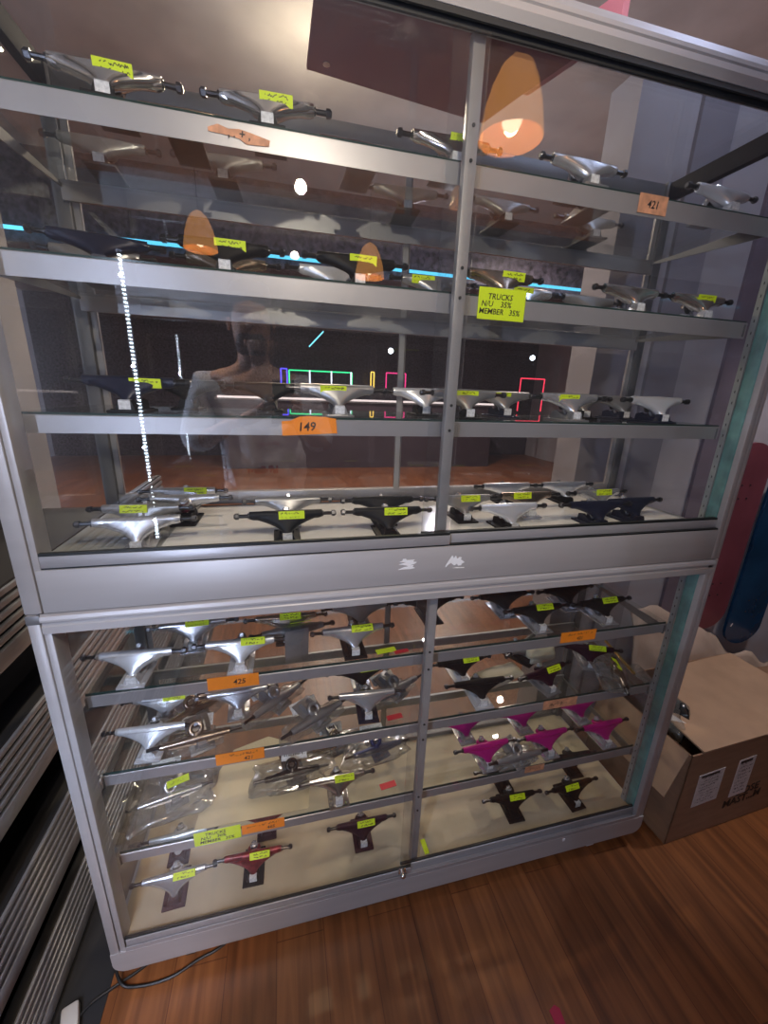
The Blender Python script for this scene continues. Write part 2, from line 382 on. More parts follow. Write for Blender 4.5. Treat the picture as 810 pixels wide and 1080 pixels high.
# scuffs of old sticker on the fascia
def flatpoly(name, pts, y, m, parent=None, th=.0006):
    mb = MB(); mb.prism(pts, 'y', y - th, y); return mb.build(name, m, parent)
s1p = [(.672, 1.094), (.679, 1.094), (.681, 1.091), (.698, 1.091), (.694, 1.087), (.703, 1.085), (.697, 1.081), (.688, 1.081), (.696, 1.078), (.694, 1.075), (.700, 1.072), (.690, 1.0705), (.663, 1.0705), (.674, 1.075), (.686, 1.077), (.672, 1.081), (.664, 1.082), (.680, 1.086), (.665, 1.088), (.672, 1.090)]
tx = flatpoly('sticker_residue', s1p, -.003, M['wht'], cab)
s2p = [(.768, 1.072), (.775, 1.084), (.782, 1.095), (.786, 1.088), (.790, 1.094), (.794, 1.086), (.799, 1.090), (.804, 1.089), (.802, 1.084), (.807, 1.081), (.812, 1.077), (.806, 1.075), (.804, 1.071), (.797, 1.070), (.794, 1.075), (.788, 1.071), (.780, 1.078), (.774, 1.074), (.768, 1.068)]
flatpoly('sticker_residue', s2p, -.003, M['wht'], cab)
flatpoly('sticker_residue', [(.785, 1.0655), (.795, 1.0665), (.812, 1.0655), (.811, 1.064), (.796, 1.0645)], -.003, M['wht'], cab)

# white acrylic sheet lying on the upper cabinet floor
o = MB().box(.20, 1.50, .045, DU - .04, SH['dk'], SH['dk'] + .002).build('white_sheet', M['deck_white']); tag(o, 'glossy white sheet laid over the bottom of the upper cabinet', 'sheet')
DK = SH['dk'] + .002

# ------------------------------------------------------------------ skateboard trucks
AH = .053
def hanger_mesh(m, wide=1.0, fat=1.0):
    mb = MB(); rs = []; N = 21
    for i in range(N):
        t = -1 + 2 * i / (N - 1); x = t * .074
        core = math.exp(-(x / .030) ** 2)
        ry = .0078 + .0042 * core; rz = .0095 + .0080 * core
        ry *= fat; rz *= fat
        if abs(t) > .97: ry *= .86; rz *= .86
        zc = AH - (rz - .0095) * .9
        rs.append([(x, ry * math.cos(2 * math.pi * k / 12), zc + rz * math.sin(2 * math.pi * k / 12)) for k in range(12)])
    mb.rings(rs)
    rs = []; N = 12                                                     # web running down to the pivot
    for i in range(N):
        t = i / (N - 1); hw = (.064 * (1 - t) ** 2.0 + .0075) * wide; th = .0125 * (1 - t) + .0065 * t
        c = Vector((0, -.003 - .024 * t, AH - .004 - .033 * t)); n = Vector((0, .033, -.024)).normalized() * -1
        rs.append([c + Vector((hw * math.copysign(abs(math.cos(a)) ** .6, math.cos(a)), 0, 0)) + n * th * math.sin(a) for a in [2 * math.pi * k / 16 for k in range(16)]])
    mb.rings(rs)
    mb.torus((0, .020, .045), .0125, .0055, (0, .45, .9), 18, 8)        # bushing seat ring
    mb.tube([(0, .004, .048), (0, .012, .046)], [.012, .009], 10)
    return mb.mesh('hanger', m, True, 50)
def baseplate_mesh(m):
    mb = MB()
    mb.box(-.0275, .0275, -.046, .050, 0, .005, .0015)
    mb.prism([(-.016, .005), (.016, .005), (.0125, .017), (.0095, .022), (-.0095, .022), (-.0125, .017)], 'y', -.037, -.018)
    mb.prism([(-.036, .005), (.030, .005), (.034, .009), (.012, .021), (-.004, .012), (-.018, .015)], 'x', -.014, .014)
    for sx in (-1, 1):
        mb.prism([(.040, .005), (.038, .020), (.02, .024), (-.004, .010), (-.03, .007), (-.037, .005)], 'x', sx * .013 - .002, sx * .013 + .002)
        for yy in (-.034, .038): mb.tube([(sx * .0215, yy, .0045), (sx * .0215, yy, .007)], .0028, 8)
    return mb.mesh('baseplate', m, True, 30)
def axle_mesh():
    mb = MB(); mb.tube([(-.102, 0, AH), (.102, 0, AH)], .0039, 10)
    for s in (-1, 1): mb.tube([(s * .0745, 0, AH), (s * .077, 0, AH)], .0062, 12)
    return mb.mesh('axle', M['axle'], True)
def nut_mesh(s):
    mb = MB(); mb.tube([(s * .0945, 0, AH), (s * .1015, 0, AH)], .0068, 6); mb.tube([(s * .1015, 0, AH), (s * .104, 0, AH)], [.0058, .0045], 10)
    return mb.mesh('axle_nut', M['nut'], True)
def kingpin_mesh():
    mb = MB(); d = Vector((0, .45, .9)).normalized(); c = Vector((0, .020, .045))
    mb.tube([c - d * .034, c + d * .018], .004, 8); mb.tube([c + d * .010, c + d * .017], .0072, 6); mb.tube([c + d * .0085, c + d * .010], .0105, 14)
    return mb.mesh('kingpin', M['silver'], True)
def bush_mesh(m):
    mb = MB(); d = Vector((0, .45, .9)).normalized(); c = Vector((0, .020, .045))
    mb.tube([c - d * .019, c - d * .016, c - d * .007, c - d * .004], [.0095, .0115, .0115, .0095], 14)
    mb.tube([c + d * .002, c + d * .0085], [.0105, .0085], 14)
    return mb.mesh('bushing', m, True)
def tag_mesh():
    mb = MB(); mb.box(-.0095, .0095, -.0380, -.0372, .006, .0215)
    mb.box(-.0095, .0095, -.0376, -.028, .0221, .0226); return mb.mesh('barcode_tag', M['tag'])
CH = {}
def cache(k, f):
    if k not in CH: CH[k] = f()
    return CH[k]
def sticker_mesh(w=.052, h=.0165): return MB().box(-w / 2, w / 2, -.0004, 0, -h / 2, h / 2).mesh('price_sticker', M['yellow'])
TG = {'s1': 'skateboard trucks on the top shelf', 's2': 'skateboard trucks on the second shelf', 's3': 'skateboard trucks on the third shelf', 'dk': 'skateboard trucks on the upper cabinet floor',
      'l1': 'skateboard trucks on the first lower shelf', 'l2': 'skateboard trucks on the second lower shelf', 'l3': 'skateboard trucks on the third lower shelf', 'lb': 'skateboard trucks on the lower cabinet floor'}
nt_count = 0
def truck(x, y, s, ang, han, base, label, st=None, bush='bush_b', tg=True, dz=0, rx=0, ry=0, flip=False, name='skateboard_truck', st_txt=None, st_tilt=None):
    global nt_count; nt_count += 1
    z = (DK if s == 'dk' else SH[s]) + dz + (.0 if s != 'l2x' else 0)
    r = empty(name, (x, y, z), 0, label, 'truck', TG[s])
    r.rotation_euler = (R(rx), R(ry), R(ang + (180 if flip else 0)))
    link('baseplate', cache(('b', base), lambda: baseplate_mesh(M[base])), r)
    fat = 1.10 if s in ('s1', 's2') else 1.0
    hg = link('hanger', cache(('h', han, fat), lambda: hanger_mesh(M[han], fat, fat)), r)
    ax = link('axle', cache('ax', axle_mesh), r)
    for sd in (-1, 1): link('axle_nut', cache(('n', sd), lambda: nut_mesh(sd)), ax)
    link('bushing', cache(('u', bush), lambda: bush_mesh(M[bush])), r)
    link('kingpin', cache('k', kingpin_mesh), r)
    if tg: link('barcode_tag', cache('t', tag_mesh), r)
    if st is not None:
        tilt = st_tilt if st_tilt is not None else {'s': 6, 'd': -12, 'l': -38}[s[0]]
        rr = (.0155 if abs(st) < .024 else .0135) * (1.1 if s in ('s1', 's2') else 1)
        tl = R(-tilt if s[0] == 's' else -tilt)
        # the label lies on the front of the hanger, tangent to it
        a = R(tilt)                                                # + leans to look down, - leans to look up
        off = Vector((0, -math.cos(a) * rr, AH - math.sin(a) * rr))
        p = link('price_sticker', cache('st', sticker_mesh), r, (st, off.y, off.z), (a, 0, 0))
        w = link('writing', cache(('scr', nt_count % 7), lambda: scribble(.045, .0150, 2, nt_count, .0011)), p, (0, -.0006, 0))
    return r

# -- top shelf (seen from below)
truck(.205, .110, 's1', 3, 'chrome', 'black', 'large polished chrome truck with yellow sticker, leftmost at the front of the top shelf', st=.012)
truck(.300, .185, 's1', 0, 'bronze', 'black', 'low bronze-toned truck tucked behind the leftmost chrome truck on the top shelf', tg=False)
truck(.437, .110, 's1', -2, 'chrome', 'black', 'polished chrome truck with yellow sticker, second from the left on the top shelf front', st=.014)
truck(.600, .185, 's1', 2, 'chrome', 'steel', 'shiny chrome truck set back to the left of the centre post, top shelf')
truck(.762, .118, 's1', 0, 'chrome', 'steel', 'chrome truck with yellow sticker directly behind the centre post on the top shelf', st=.018)
truck(1.042, .108, 's1', 2, 'silver', 'steel', 'matt silver truck without sticker right of the centre post on the top shelf')
truck(1.121, .190, 's1', 0, 'silver', 'steel', 'silver truck half hidden behind the matt silver one, top shelf right of the post')
truck(1.400, .110, 's1', 2, 'white_silver', 'white_silver', 'brightly lit silver truck at the right end of the top shelf')
truck(.120, .325, 's1', 2, 'steel', 'black', 'dark truck seen through the glass at the back left corner of the top shelf')
truck(.345, .315, 's1', -3, 'steel', 'black', 'grey truck on black baseplate behind the faded orange note on the top shelf')
truck(.735, .325, 's1', -4, 'steel', 'black', 'dark truck at the back of the top shelf just left of the centre post')
truck(.974, .310, 's1', 3, 'steel', 'black', 'dull grey truck at the back of the top shelf just right of the centre post')
truck(1.235, .325, 's1', -1, 'steel', 'black', 'grey truck at the back right of the top shelf behind the pale orange note')
# -- second shelf
truck(.140, .175, 's2', 12, 'navy', 'navy', 'large dark navy truck at the left end of the second shelf', tg=False)
truck(.100, .268, 's2', 8, 'steel', 'black', 'grey truck behind the navy one at the left end of the second shelf', tg=False)
truck(.353, .130, 's2', 2, 'black', 'black', 'matt black truck with yellow sticker, left one of the two on the second shelf', st=.010)
truck(.345, .225, 's2', 3, 'bronze', 'steel', 'pale bronze truck behind the left black truck on the second shelf', tg=False)
truck(.590, .130, 's2', 2, 'black', 'black', 'matt black truck with yellow sticker, right one of the two on the second shelf', st=.010)
truck(.560, .225, 's2', 4, 'white_silver', 'black', 'bright bluish silver truck behind the right black truck on the second shelf', tg=False)
truck(.780, .215, 's2', 0, 'steel', 'black', 'dark grey truck with yellow sticker set back behind the post on the second shelf', st=-.03)
truck(.893, .125, 's2', 2, 'bronze', 'white_silver', 'bronze truck with yellow sticker right above the yellow discount note', st=.022)
truck(1.222, .125, 's2', 2, 'chrome', 'silver', 'gleaming chrome truck without sticker on the right of the second shelf')
truck(1.420, .128, 's2', -1, 'chrome', 'white_silver', 'gleaming chrome truck with yellow sticker at the right end of the second shelf', st=.008)
truck(1.200, .235, 's2', 3, 'steel', 'steel', 'small grey truck behind the gleaming chrome one on the second shelf', tg=False)
truck(1.010, .225, 's2', 1, 'silver', 'black', 'low silver truck with yellow sticker behind the discount note on the second shelf', st=-.01, tg=False)
# -- third shelf (at eye level)
truck(.175, .115, 's3', -2, 'navy', 'black', 'dark blue-black truck with yellow sticker at the left end of the third shelf', st=.030)
truck(.245, .240, 's3', 1, 'black', 'black', 'plain black truck second from the left on the third shelf', tg=False)
truck(.415, .240, 's3', 0, 'black', 'black', 'plain black truck set back above the left end of the 149 note', tg=False)
truck(.552, .115, 's3', 0, 'steel', 'steel', 'grey truck with yellow sticker above the right end of the 149 note', st=-.010)
truck(.770, .215, 's3', -3, 'white_silver', 'black', 'silver truck without sticker left of the centre post on the third shelf')
truck(.833, .120, 's3', 2, 'steel', 'black', 'grey truck with yellow sticker and white tag right beside the centre post, third shelf', st=.0)
truck(.985, .225, 's3', -1, 'steel', 'navy', 'grey truck with yellow sticker on navy baseplate, third shelf behind the glass edge', st=-.01)
truck(1.095, .112, 's3', 0, 'silver', 'steel', 'silver truck with yellow sticker in the middle right of the third shelf', st=-.01)
truck(1.215, .225, 's3', 1, 'steel', 'black', 'dark truck set back between two silver trucks on the third shelf')
truck(1.370, .255, 's3', 0, 'steel', 'navy', 'truck on a dark navy base at the back right of the third shelf')
truck(1.346, .112, 's3', 0, 'white_silver', 'navy', 'pale silver truck with long wings at the right end of the third shelf')
# -- floor of the upper cabinet
truck(.195, .325, 'dk', -2, 'silver', 'steel', 'stickered silver truck with plum bushing, furthest back in the left floor group', st=.03, bush='bush_m', tg=False)
truck(.215, .250, 'dk', -1, 'silver', 'black', 'silver truck with plum bushing, second from the back in the left floor group', bush='bush_m', flip=True, tg=False)
truck(.145, .175, 'dk', -3, 'steel', 'black', 'grey truck with yellow sticker in the left group on the upper cabinet floor', st=-.01)
truck(.165, .085, 'dk', 4, 'silver', 'silver', 'silver truck foremost in the left group on the upper cabinet floor')
truck(.442, .092, 'dk', 1, 'black', 'black', 'black truck with yellow sticker and white tag in front of a grey one, white sheet', st=.010)
truck(.447, .205, 'dk', 0, 'steel', 'steel', 'grey truck behind the left black truck on the white sheet', tg=False)
truck(.660, .092, 'dk', -1, 'black', 'black', 'black truck with yellow sticker left of the centre post on the white sheet', st=.016, tg=False)
truck(.672, .185, 'dk', 0, 'black', 'black', 'plain black truck behind the stickered black one left of the centre post', tg=False)
truck(.880, .178, 'dk', 0, 'steel', 'black', 'stickered grey truck with plum bushing just right of the post, upper cabinet floor', st=.015, bush='bush_m')
truck(.958, .088, 'dk', 1, 'white_silver', 'black', 'silver truck with black base, unstickered, at the front of the white sheet')
truck(1.075, .300, 'dk', 0, 'white_silver', 'black', 'left one of the two silver trucks along the back of the white sheet', tg=False)
truck(1.270, .300, 'dk', 0, 'white_silver', 'black', 'right one of the two silver trucks along the back of the white sheet', tg=False)
truck(1.070, .190, 'dk', 0, 'bronze', 'white_silver', 'gold-grey truck with yellow sticker in the middle of the white sheet', st=-.02)
truck(1.305, .200, 'dk', 2, 'silver', 'steel', 'silver truck with yellow sticker behind the navy pair, upper cabinet floor', st=.01)
truck(1.200, .082, 'dk', -2, 'navy', 'navy', 'left one of the two navy trucks at the right front of the upper cabinet floor', tg=False)
truck(1.325, .100, 'dk', 3, 'navy', 'navy', 'right one of the two navy trucks at the right front of the upper cabinet floor', tg=False)
# -- first lower shelf
truck(.115, .105, 'l1', -3, 'white_silver', 'white_silver', 'white-silver truck with maroon bushings at the left front of the first lower shelf', bush='bush_m')
truck(.330, .105, 'l1', -1, 'white_silver', 'white_silver', 'white-silver truck with yellow sticker above the orange price note, first lower shelf', st=.028, bush='bush_m')
truck(.212, .205, 'l1', 3, 'silver', 'silver', 'silver truck with yellow sticker in the back row left, first lower shelf', st=.01, bush='bush_m')
truck(.432, .195, 'l1', 0, 'chrome', 'black', 'chrome truck with yellow sticker on black base, back row of the first lower shelf', st=.01)
truck(.590, .110, 'l1', 1, 'silver', 'black', 'grey truck with black end, yellow sticker and white tag, first lower shelf', st=.020)
truck(.625, .215, 'l1', 0, 'steel', 'black', 'dark polished truck just behind the grey stickered one, first lower shelf')
truck(.826, .215, 'l1', 1, 'black', 'black', 'black truck right behind the lower centre post', tg=False)
truck(1.050, .205, 'l1', 1, 'black', 'silver', 'black truck on silver base, first of the four right of the lower centre post')
truck(1.105, .118, 'l1', 1, 'black', 'silver', 'black truck with yellow sticker above the bright orange note, first lower shelf', st=.015)
truck(1.262, .205, 'l1', 3, 'black', 'silver', 'black truck without sticker at the back right of the first lower shelf', tg=False)
truck(1.318, .118, 'l1', 2, 'black', 'silver', 'black truck with yellow sticker at the right end of the first lower shelf', st=.015)
truck(.455, .098, 'l1', 8, 'steel', 'steel', 'grey truck lying on its back with yellow sticker, first lower shelf', st=.02, rx=-80, dz=.035, tg=False)
# -- second lower shelf
truck(.118, .115, 'l2', -3, 'white_silver', 'white_silver', 'white-silver truck with wide wings at the left front of the second lower shelf')
truck(.125, .215, 'l2', 0, 'white_silver', 'white_silver', 'white-silver truck with yellow sticker behind the wide-winged one, second lower shelf', st=.022, tg=False)
truck(.300, .200, 'l2', 3, 'silver', 'silver', 'silver truck with maroon bushings just under the upper orange note', bush='bush_m')
truck(.632, .125, 'l2', -3, 'silver', 'navy', 'grey truck on dark blue base near the lower centre post, second lower shelf')
truck(.635, .225, 'l2', 2, 'black', 'silver', 'black truck with yellow sticker behind the blue-based truck, second lower shelf', st=.02)
truck(.935, .205, 'l2', 3, 'black', 'white_silver', 'black truck on long white base, back one of the pair on the second lower shelf', st=.03)
truck(.950, .108, 'l2', -1, 'black', 'white_silver', 'black truck on long white base, front one of the pair on the second lower shelf')
truck(1.165, .115, 'l2', 12, 'plum', 'steel', 'plum-coloured truck with yellow sticker behind the wrapped parcel, second lower shelf', st=.02)
truck(1.170, .245, 'l2', 30, 'steel', 'black', 'dark truck turned askew at the back of the second lower shelf')
truck(1.375, .185, 'l2', -20, 'plum', 'steel', 'dark plum truck with yellow sticker right below the bright orange note', st=.02)
# -- third lower shelf
truck(.550, .100, 'l3', 1, 'chrome', 'chrome', 'chrome truck with yellow sticker at the front of the third lower shelf', st=.018)
for x, y, lb in ((.998, .112, 'front left one of the six magenta trucks'), (1.205, .112, 'front middle one of the six magenta trucks'), (1.412, .108, 'front right one of the six magenta trucks'),
                 (.975, .215, 'back left one of the six magenta trucks'), (1.180, .212, 'back middle one of the six magenta trucks'), (1.400, .208, 'back right one of the six magenta trucks')):
    truck(x, y, 'l3', 2, 'magenta', 'silver', lb, tg=y < .15)
# -- lower cabinet floor
truck(.125, .092, 'lb', 2, 'silver', 'plum', 'silver truck with yellow sticker on dark base at the front left of the cream floor', st=.025, tg=False)
truck(.112, .195, 'lb', 2, 'white_silver', 'plum', 'bright silver truck behind the stickered one at the left of the cream floor', tg=False)
truck(.320, .100, 'lb', -1, 'maroon', 'black', 'red-maroon truck with yellow sticker below the yellow discount note', st=.018)
truck(.350, .210, 'lb', 1, 'maroon', 'plum', 'maroon truck behind the red-maroon one, partly hidden by the orange note', tg=False)
truck(.626, .120, 'lb', 0, 'plum', 'plum', 'dark plum truck with yellow sticker alone in the middle of the cream floor', st=.010)
truck(1.110, .098, 'lb', -2, 'black', 'black', 'front left one of the four black trucks on the cream floor, with a yellow sticker', st=.010, tg=False)
truck(1.128, .195, 'lb', -1, 'black', 'black', 'back left one of the four black trucks on the cream floor', tg=False)
truck(1.325, .090, 'lb', 3, 'black', 'black', 'front right one of the four black trucks on the cream floor, with a yellow sticker', st=-.010)
truck(1.400, .190, 'lb', -2, 'black', 'black', 'back right one of the four black trucks on the cream floor', tg=False)

# ------------------------------------------------------------------ price notes on the shelf edges
def note(name, x0, x1, z0, z1, m, label, y=.0568, lines=None, h=.01, rot=0, scr=None, pts=None, mt='ink', xo=None, nseed=1):
    cx, cz = (x0 + x1) / 2, (z0 + z1) / 2; w, hh = x1 - x0, z1 - z0
    mb = MB()
    if pts: mb.prism(pts, 'y', -.0005, 0)
    else: mb.box(-w / 2, w / 2, -.0005, 0, -hh / 2, hh / 2)
    o = mb.build(name, m); o.location = (cx, y, cz); o.rotation_euler = (0, R(rot), 0)
    tag(o, label, 'price note', 'handwritten notes on the cabinet')
    if lines:
        link('writing', text_mesh(lines, h, M[mt], xoff=xo), o, (0, -.0008, 0))
    if scr: link('writing', scribble(w * .8, hh * (.38 if lines else .75), scr, nseed, .0009), o, (0, -.0008, hh * (.22 if lines else 0)))
    return o
note('price_note', .815, .916, 1.566, 1.622, M['yellow'], 'big yellow note reading TRUCKS with two 35% discounts, second shelf edge', .0545, ['TRUCKS', 'N/U    35%', 'MEMBER   35%'], .0105, 0, xo=[-.005, -.012, -.004])
note('price_note', .194, .302, .337, .380, M['yellow'], 'yellow discount note on the third lower shelf edge, left of an orange one', .0540, ['TRUCKS', 'N/U    30%', 'MEMBER   35%'], .0095, 0, xo=[-.005, -.01, -.002])
pp = [(-.052, -.0155), (.052, -.0155), (.051, .012), (.03, .0165), (.0, .019), (-.018, .0185), (-.034, .012), (-.051, .011)]
note('price_note', .439, .543, 1.340, 1.371, M['orange'], 'orange note reading 149 in the middle of the third shelf edge', .0560, ['149'], .017, -3, pts=pp, xo=[-.006])
note('price_note', .346, .439, 1.785, 1.805, M['orange_pale'], 'torn faded orange note with a plus mark on the top shelf edge', .0565, pts=[(-.045, .002), (-.03, .008), (-.015, .004), (.0, .006), (.015, .004), (.046, -.002), (.044, -.010), (.01, -.012), (.0, -.006), (-.02, -.004), (-.044, -.003)], lines=[", . + ,"], h=.012)
note('price_note', 1.139, 1.208, 1.782, 1.815, M['orange_pale'], 'salmon orange note reading 421 at the right of the top shelf edge', .0560, ['421'], .014)
note('price_note', .262, .369, .785, .817, M['orange'], 'orange note reading 425 on the first lower shelf edge', .0560, ['425'], .013, xo=[.012])
note('price_note', .262, .370, .575, .607, M['orange'], 'orange note with two lines ending in 421 on the second lower shelf edge', .0560, [' ', '421'], .0105, xo=[0, .018], scr=1, nseed=5)
note('price_note', .304, .408, .340, .371, M['orange'], 'orange note with small writing beside the yellow one, third lower shelf edge', .0560, [' ', '465'], .0095, xo=[0, .018], scr=1, nseed=6)
note('price_note', 1.145, 1.256, .790, .822, M['orange'], 'orange note tilted on the right half of the first lower shelf edge', .0560, [' ', '421'], .0095, 0, xo=[0, .005], scr=1, nseed=8)
note('price_note', 1.128, 1.239, .572, .602, M['orange_pale'], 'pale orange note on the right half of the second lower shelf edge', .0560, scr=1, nseed=4)
note('price_note', 1.105, 1.17, .345, .368, M['orange_pale'], 'small pale pink-orange note above the black trucks, third lower shelf edge', .0560, scr=1, nseed=9)
# small red stickers and yellow tags lying on shelves
def flat_tag(name, x, y, s, w, h, rz, m, label, cat, dz=.0):
    o = MB().box(-w / 2, w / 2, -h / 2, h / 2, 0, .0012).build(name, m); o.location = (x, y, SH[s] + dz); o.rotation_euler = (0, 0, R(rz)); return tag(o, label, cat)
flat_tag('red_sticker', .700, .088, 'l2', .042, .016, 5, M['red'], 'red sticker lying on the second lower shelf near the post', 'sticker')
flat_tag('red_sticker', .692, .092, 'l3', .046, .018, 6, M['red'], 'red sticker lying on the third lower shelf near the post', 'sticker')
flat_tag('red_sticker', .705, .075, 'l1', .036, .012, 6, M['red'], 'red sticker lying on the first lower shelf near the post', 'sticker')
flat_tag('yellow_tag', .801, .050, 'lb', .014, .040, 3, M['yellow'], 'narrow yellow tag on the cream floor right of the lower post', 'tag')
flat_tag('yellow_tag', .668, .085, 'l1', .05, .017, 6, M['yellow'], 'loose yellow tag on the first lower shelf left of the post', 'tag')
# ------------------------------------------------------------------ wrapped and bagged trucks
def crumple(mb, rx, ry, rz, seed, amp=.16, sub=4):
    r = bmesh.ops.create_icosphere(mb.bm, subdivisions=sub, radius=1)
    for v in r['verts']:
        p = v.co.copy(); k = noise.noise(p * 1.7 + Vector((seed, 0, 0))) * amp * 1.5 + noise.ridged_multi_fractal(p * 2.6 + Vector((seed, 3, 1)), 1, 2, 3, 1, 2) * amp * .35
        q = p.normalized(); e = .55
        q = Vector((math.copysign(abs(q.x) ** e, q.x), math.copysign(abs(q.y) ** e, q.y), q.z))
        q *= (1 + k - amp * .3)
        v.co = Vector((q.x * rx, q.y * ry, max(0.0008, (q.z + .9) * rz)))
    return mb
def bagged(x, y, s, rz, han, label, rxyz=(.10, .05, .030), bag='bag', header=True, seed=1, st=False, hdr=(0, .045), dz=.0, base='steel'):
    z = SH[s] + dz
    r = empty('packaged_truck', (x, y, z), R(rz), label, 'packaged truck', 'trucks in plastic packaging')
    crumple(MB(), rxyz[0], rxyz[1], rxyz[2] * .8, seed, .26).build('plastic_bag', M[bag], r, True)
    e = link('hanger', cache(('h', han), lambda: hanger_mesh(M[han])), r, (0, .034, .014), (R(72), 0, 0))
    link('baseplate', cache(('b', base), lambda: baseplate_mesh(M[base])), r, (0.005, .012, .012), (R(20), 0, R(12)))
    link('axle', cache('ax', axle_mesh), r, (0, .034, .014), (R(72), 0, 0))
    if header:
        o = MB().box(-.036, .036, -.015, .015, 0, .0008).build('header_card', M['tag'], r); o.location = (hdr[0], hdr[1], rxyz[2] * 1.9); o.rotation_euler = (R(25), 0, R(-6))
        mb = MB(); rd = random.Random(seed)
        for i in range(9):
            xx = -.028 + i * .0062; mb.box(xx, xx + rd.uniform(.002, .0045), -.004, .005, .0009, .0011)
        mb.build('print', M['ink'], o)
    if st:
        o = MB().box(-.026, .026, -.0085, .0085, 0, .0008).build('price_sticker', M['yellow'], r); o.location = (.02, -.012, rxyz[2] * 1.95); o.rotation_euler = (R(22), 0, R(6))
        w = link('writing', scribble(.042, .012, 1, seed), o, (0, 0, .0012), (R(-90), 0, 0))
    return r
bagged(.185, .195, 'l2', 35, 'bronze', 'bagged bronze truck among loose ones at the left of the second lower shelf', (.075, .035, .016), seed=3)
bagged(.390, .190, 'l2', 40, 'steel', 'bagged grey truck lying slantwise in the middle of the second lower shelf', (.085, .028, .014), seed=4)
bagged(.490, .112, 'l2', 30, 'steel', 'foremost slanted bagged truck on the second lower shelf, left of the blue-based truck', (.085, .028, .013), seed=5)
bagged(.215, .105, 'l2', 8, 'bronze', 'shiny bagged truck lying right beside the wide-winged one, second lower shelf', (.055, .030, .013), seed=6)
bagged(.715, .170, 'l2', 25, 'steel', 'bagged truck next to the lower centre post on the second lower shelf', (.06, .028, .013), seed=8)
bagged(.118, .175, 'l3', 12, 'silver', 'clear crumpled bag with yellow sticker and header card, left of the third lower shelf', (.105, .075, .034), seed=9, st=True, hdr=(-.01, .055))
bagged(.430, .175, 'l3', 5, 'black_gloss', 'bagged glossy black truck with a header card in the middle of the third lower shelf', (.10, .05, .025), seed=10, hdr=(.01, .03), base='black_gloss')
bagged(.680, .205, 'l3', 8, 'blue', 'bagged deep blue truck with a header card near the post, third lower shelf', (.095, .05, .026), seed=11, hdr=(.0, .04), base='blue')
bagged(1.090, .090, 'l3', 3, 'steel', 'milky bagged truck lying between the front magenta trucks', (.075, .028, .014), 'bag_grey', False, 12)
bagged(.560, .250, 'l3', 10, 'bronze', 'bagged truck with shiny film at the back of the third lower shelf', (.08, .035, .016), seed=17)
bagged(1.395, .100, 'l2', 60, 'bronze', 'clear bag with yellow sticker at the right end of the second lower shelf', (.075, .04, .022), seed=13, st=True, header=False)
for x, y, s, rr, sd, rz, lb in ((1.035, .160, 'l2', (.085, .030, .020), 21, 14, 'long cream paper parcel lying between the black trucks and plum truck'), (1.225, .235, 'l2', (.055, .035, .030), 22, 8, 'short cream paper parcel at the back of the second lower shelf'),):
    o = crumple(MB(), *rr, sd, .12).build('paper_parcel', M['bag_cream'], None, True); o.location = (x, y, SH[s]); o.rotation_euler = (0, 0, R(rz)); tag(o, lb, 'parcel', 'cream paper parcels')
o = MB().box(-.0035, .0035, -.075, .075, 0, .007, .001).build('brass_rod', mat('polished_brass', (.85, .68, .25), .2, 1), None, True); o.location = (1.475, .160, SH['l2'] + .022); o.rotation_euler = (R(6), 0, R(-8)); tag(o, 'thin shiny brass rod leaning at the right end of the second lower shelf', 'rod')
# cream paper spread on the third lower shelf
mb = MB(); mb.prism([(.19, .075), (.47, .072), (.49, .26), (.36, .33), (.26, .30), (.20, .18)], 'z', SH['l3'] + .0003, SH['l3'] + .002)
tag(mb.build('paper_sheet', M['cream']), 'large cream paper sheet spread on the third lower shelf, left half', 'paper')
mb = MB()
for x0, x1 in ((.05, .19), (.36, .57), (.60, .74)): pass
# ------------------------------------------------------------------ setting: room shell
def plane_box(name, x0, x1, y0, y1, z0, z1, m): return struct(name, MB().box(x0, x1, y0, y1, z0, z1), m)
plane_box('floor', -4, 6.6, -4, 8.7, -.05, 0, M['floor'])
plane_box('ceiling', -4, 6.6, -4, 8.7, 2.95, 3.05, M['ceiling'])
plane_box('wall_back', -4, 6.6, 8.5, 8.7, 0, 2.95, M['wall_dark'])
plane_box('wall_front', -4, 6.6, -4.2, -4, 0, 2.95, M['wall_left'])
plane_box('wall_right', 6.5, 6.7, -4, 8.7, 0, 2.95, M['wall'])
plane_box('wall_left', -.75, -.65, -3.2, 1.5, 0, 2.95, M['wall_left'])
plane_box('wall_right_partition', 1.45, 6.5, .475, .60, 0, 2.32, M['wall'])
plane_box('dark_band_1', 1.66, 1.79, .462, .476, 0, 2.32, M['wall_panel'])  # darker upright bands set on the partition
plane_box('dark_band_2', 1.985, 2.10, .462, .476, 0, 2.32, M['wall_panel2'])
plane_box('dark_band_3', 2.85, 3.0, .462, .476, 0, 2.32, M['wall_panel'])
# ceiling beam behind
plane_box('trim_4', -4, 6.5, 3.06, 3.3, 2.36, 2.95, M['wall_dark'])

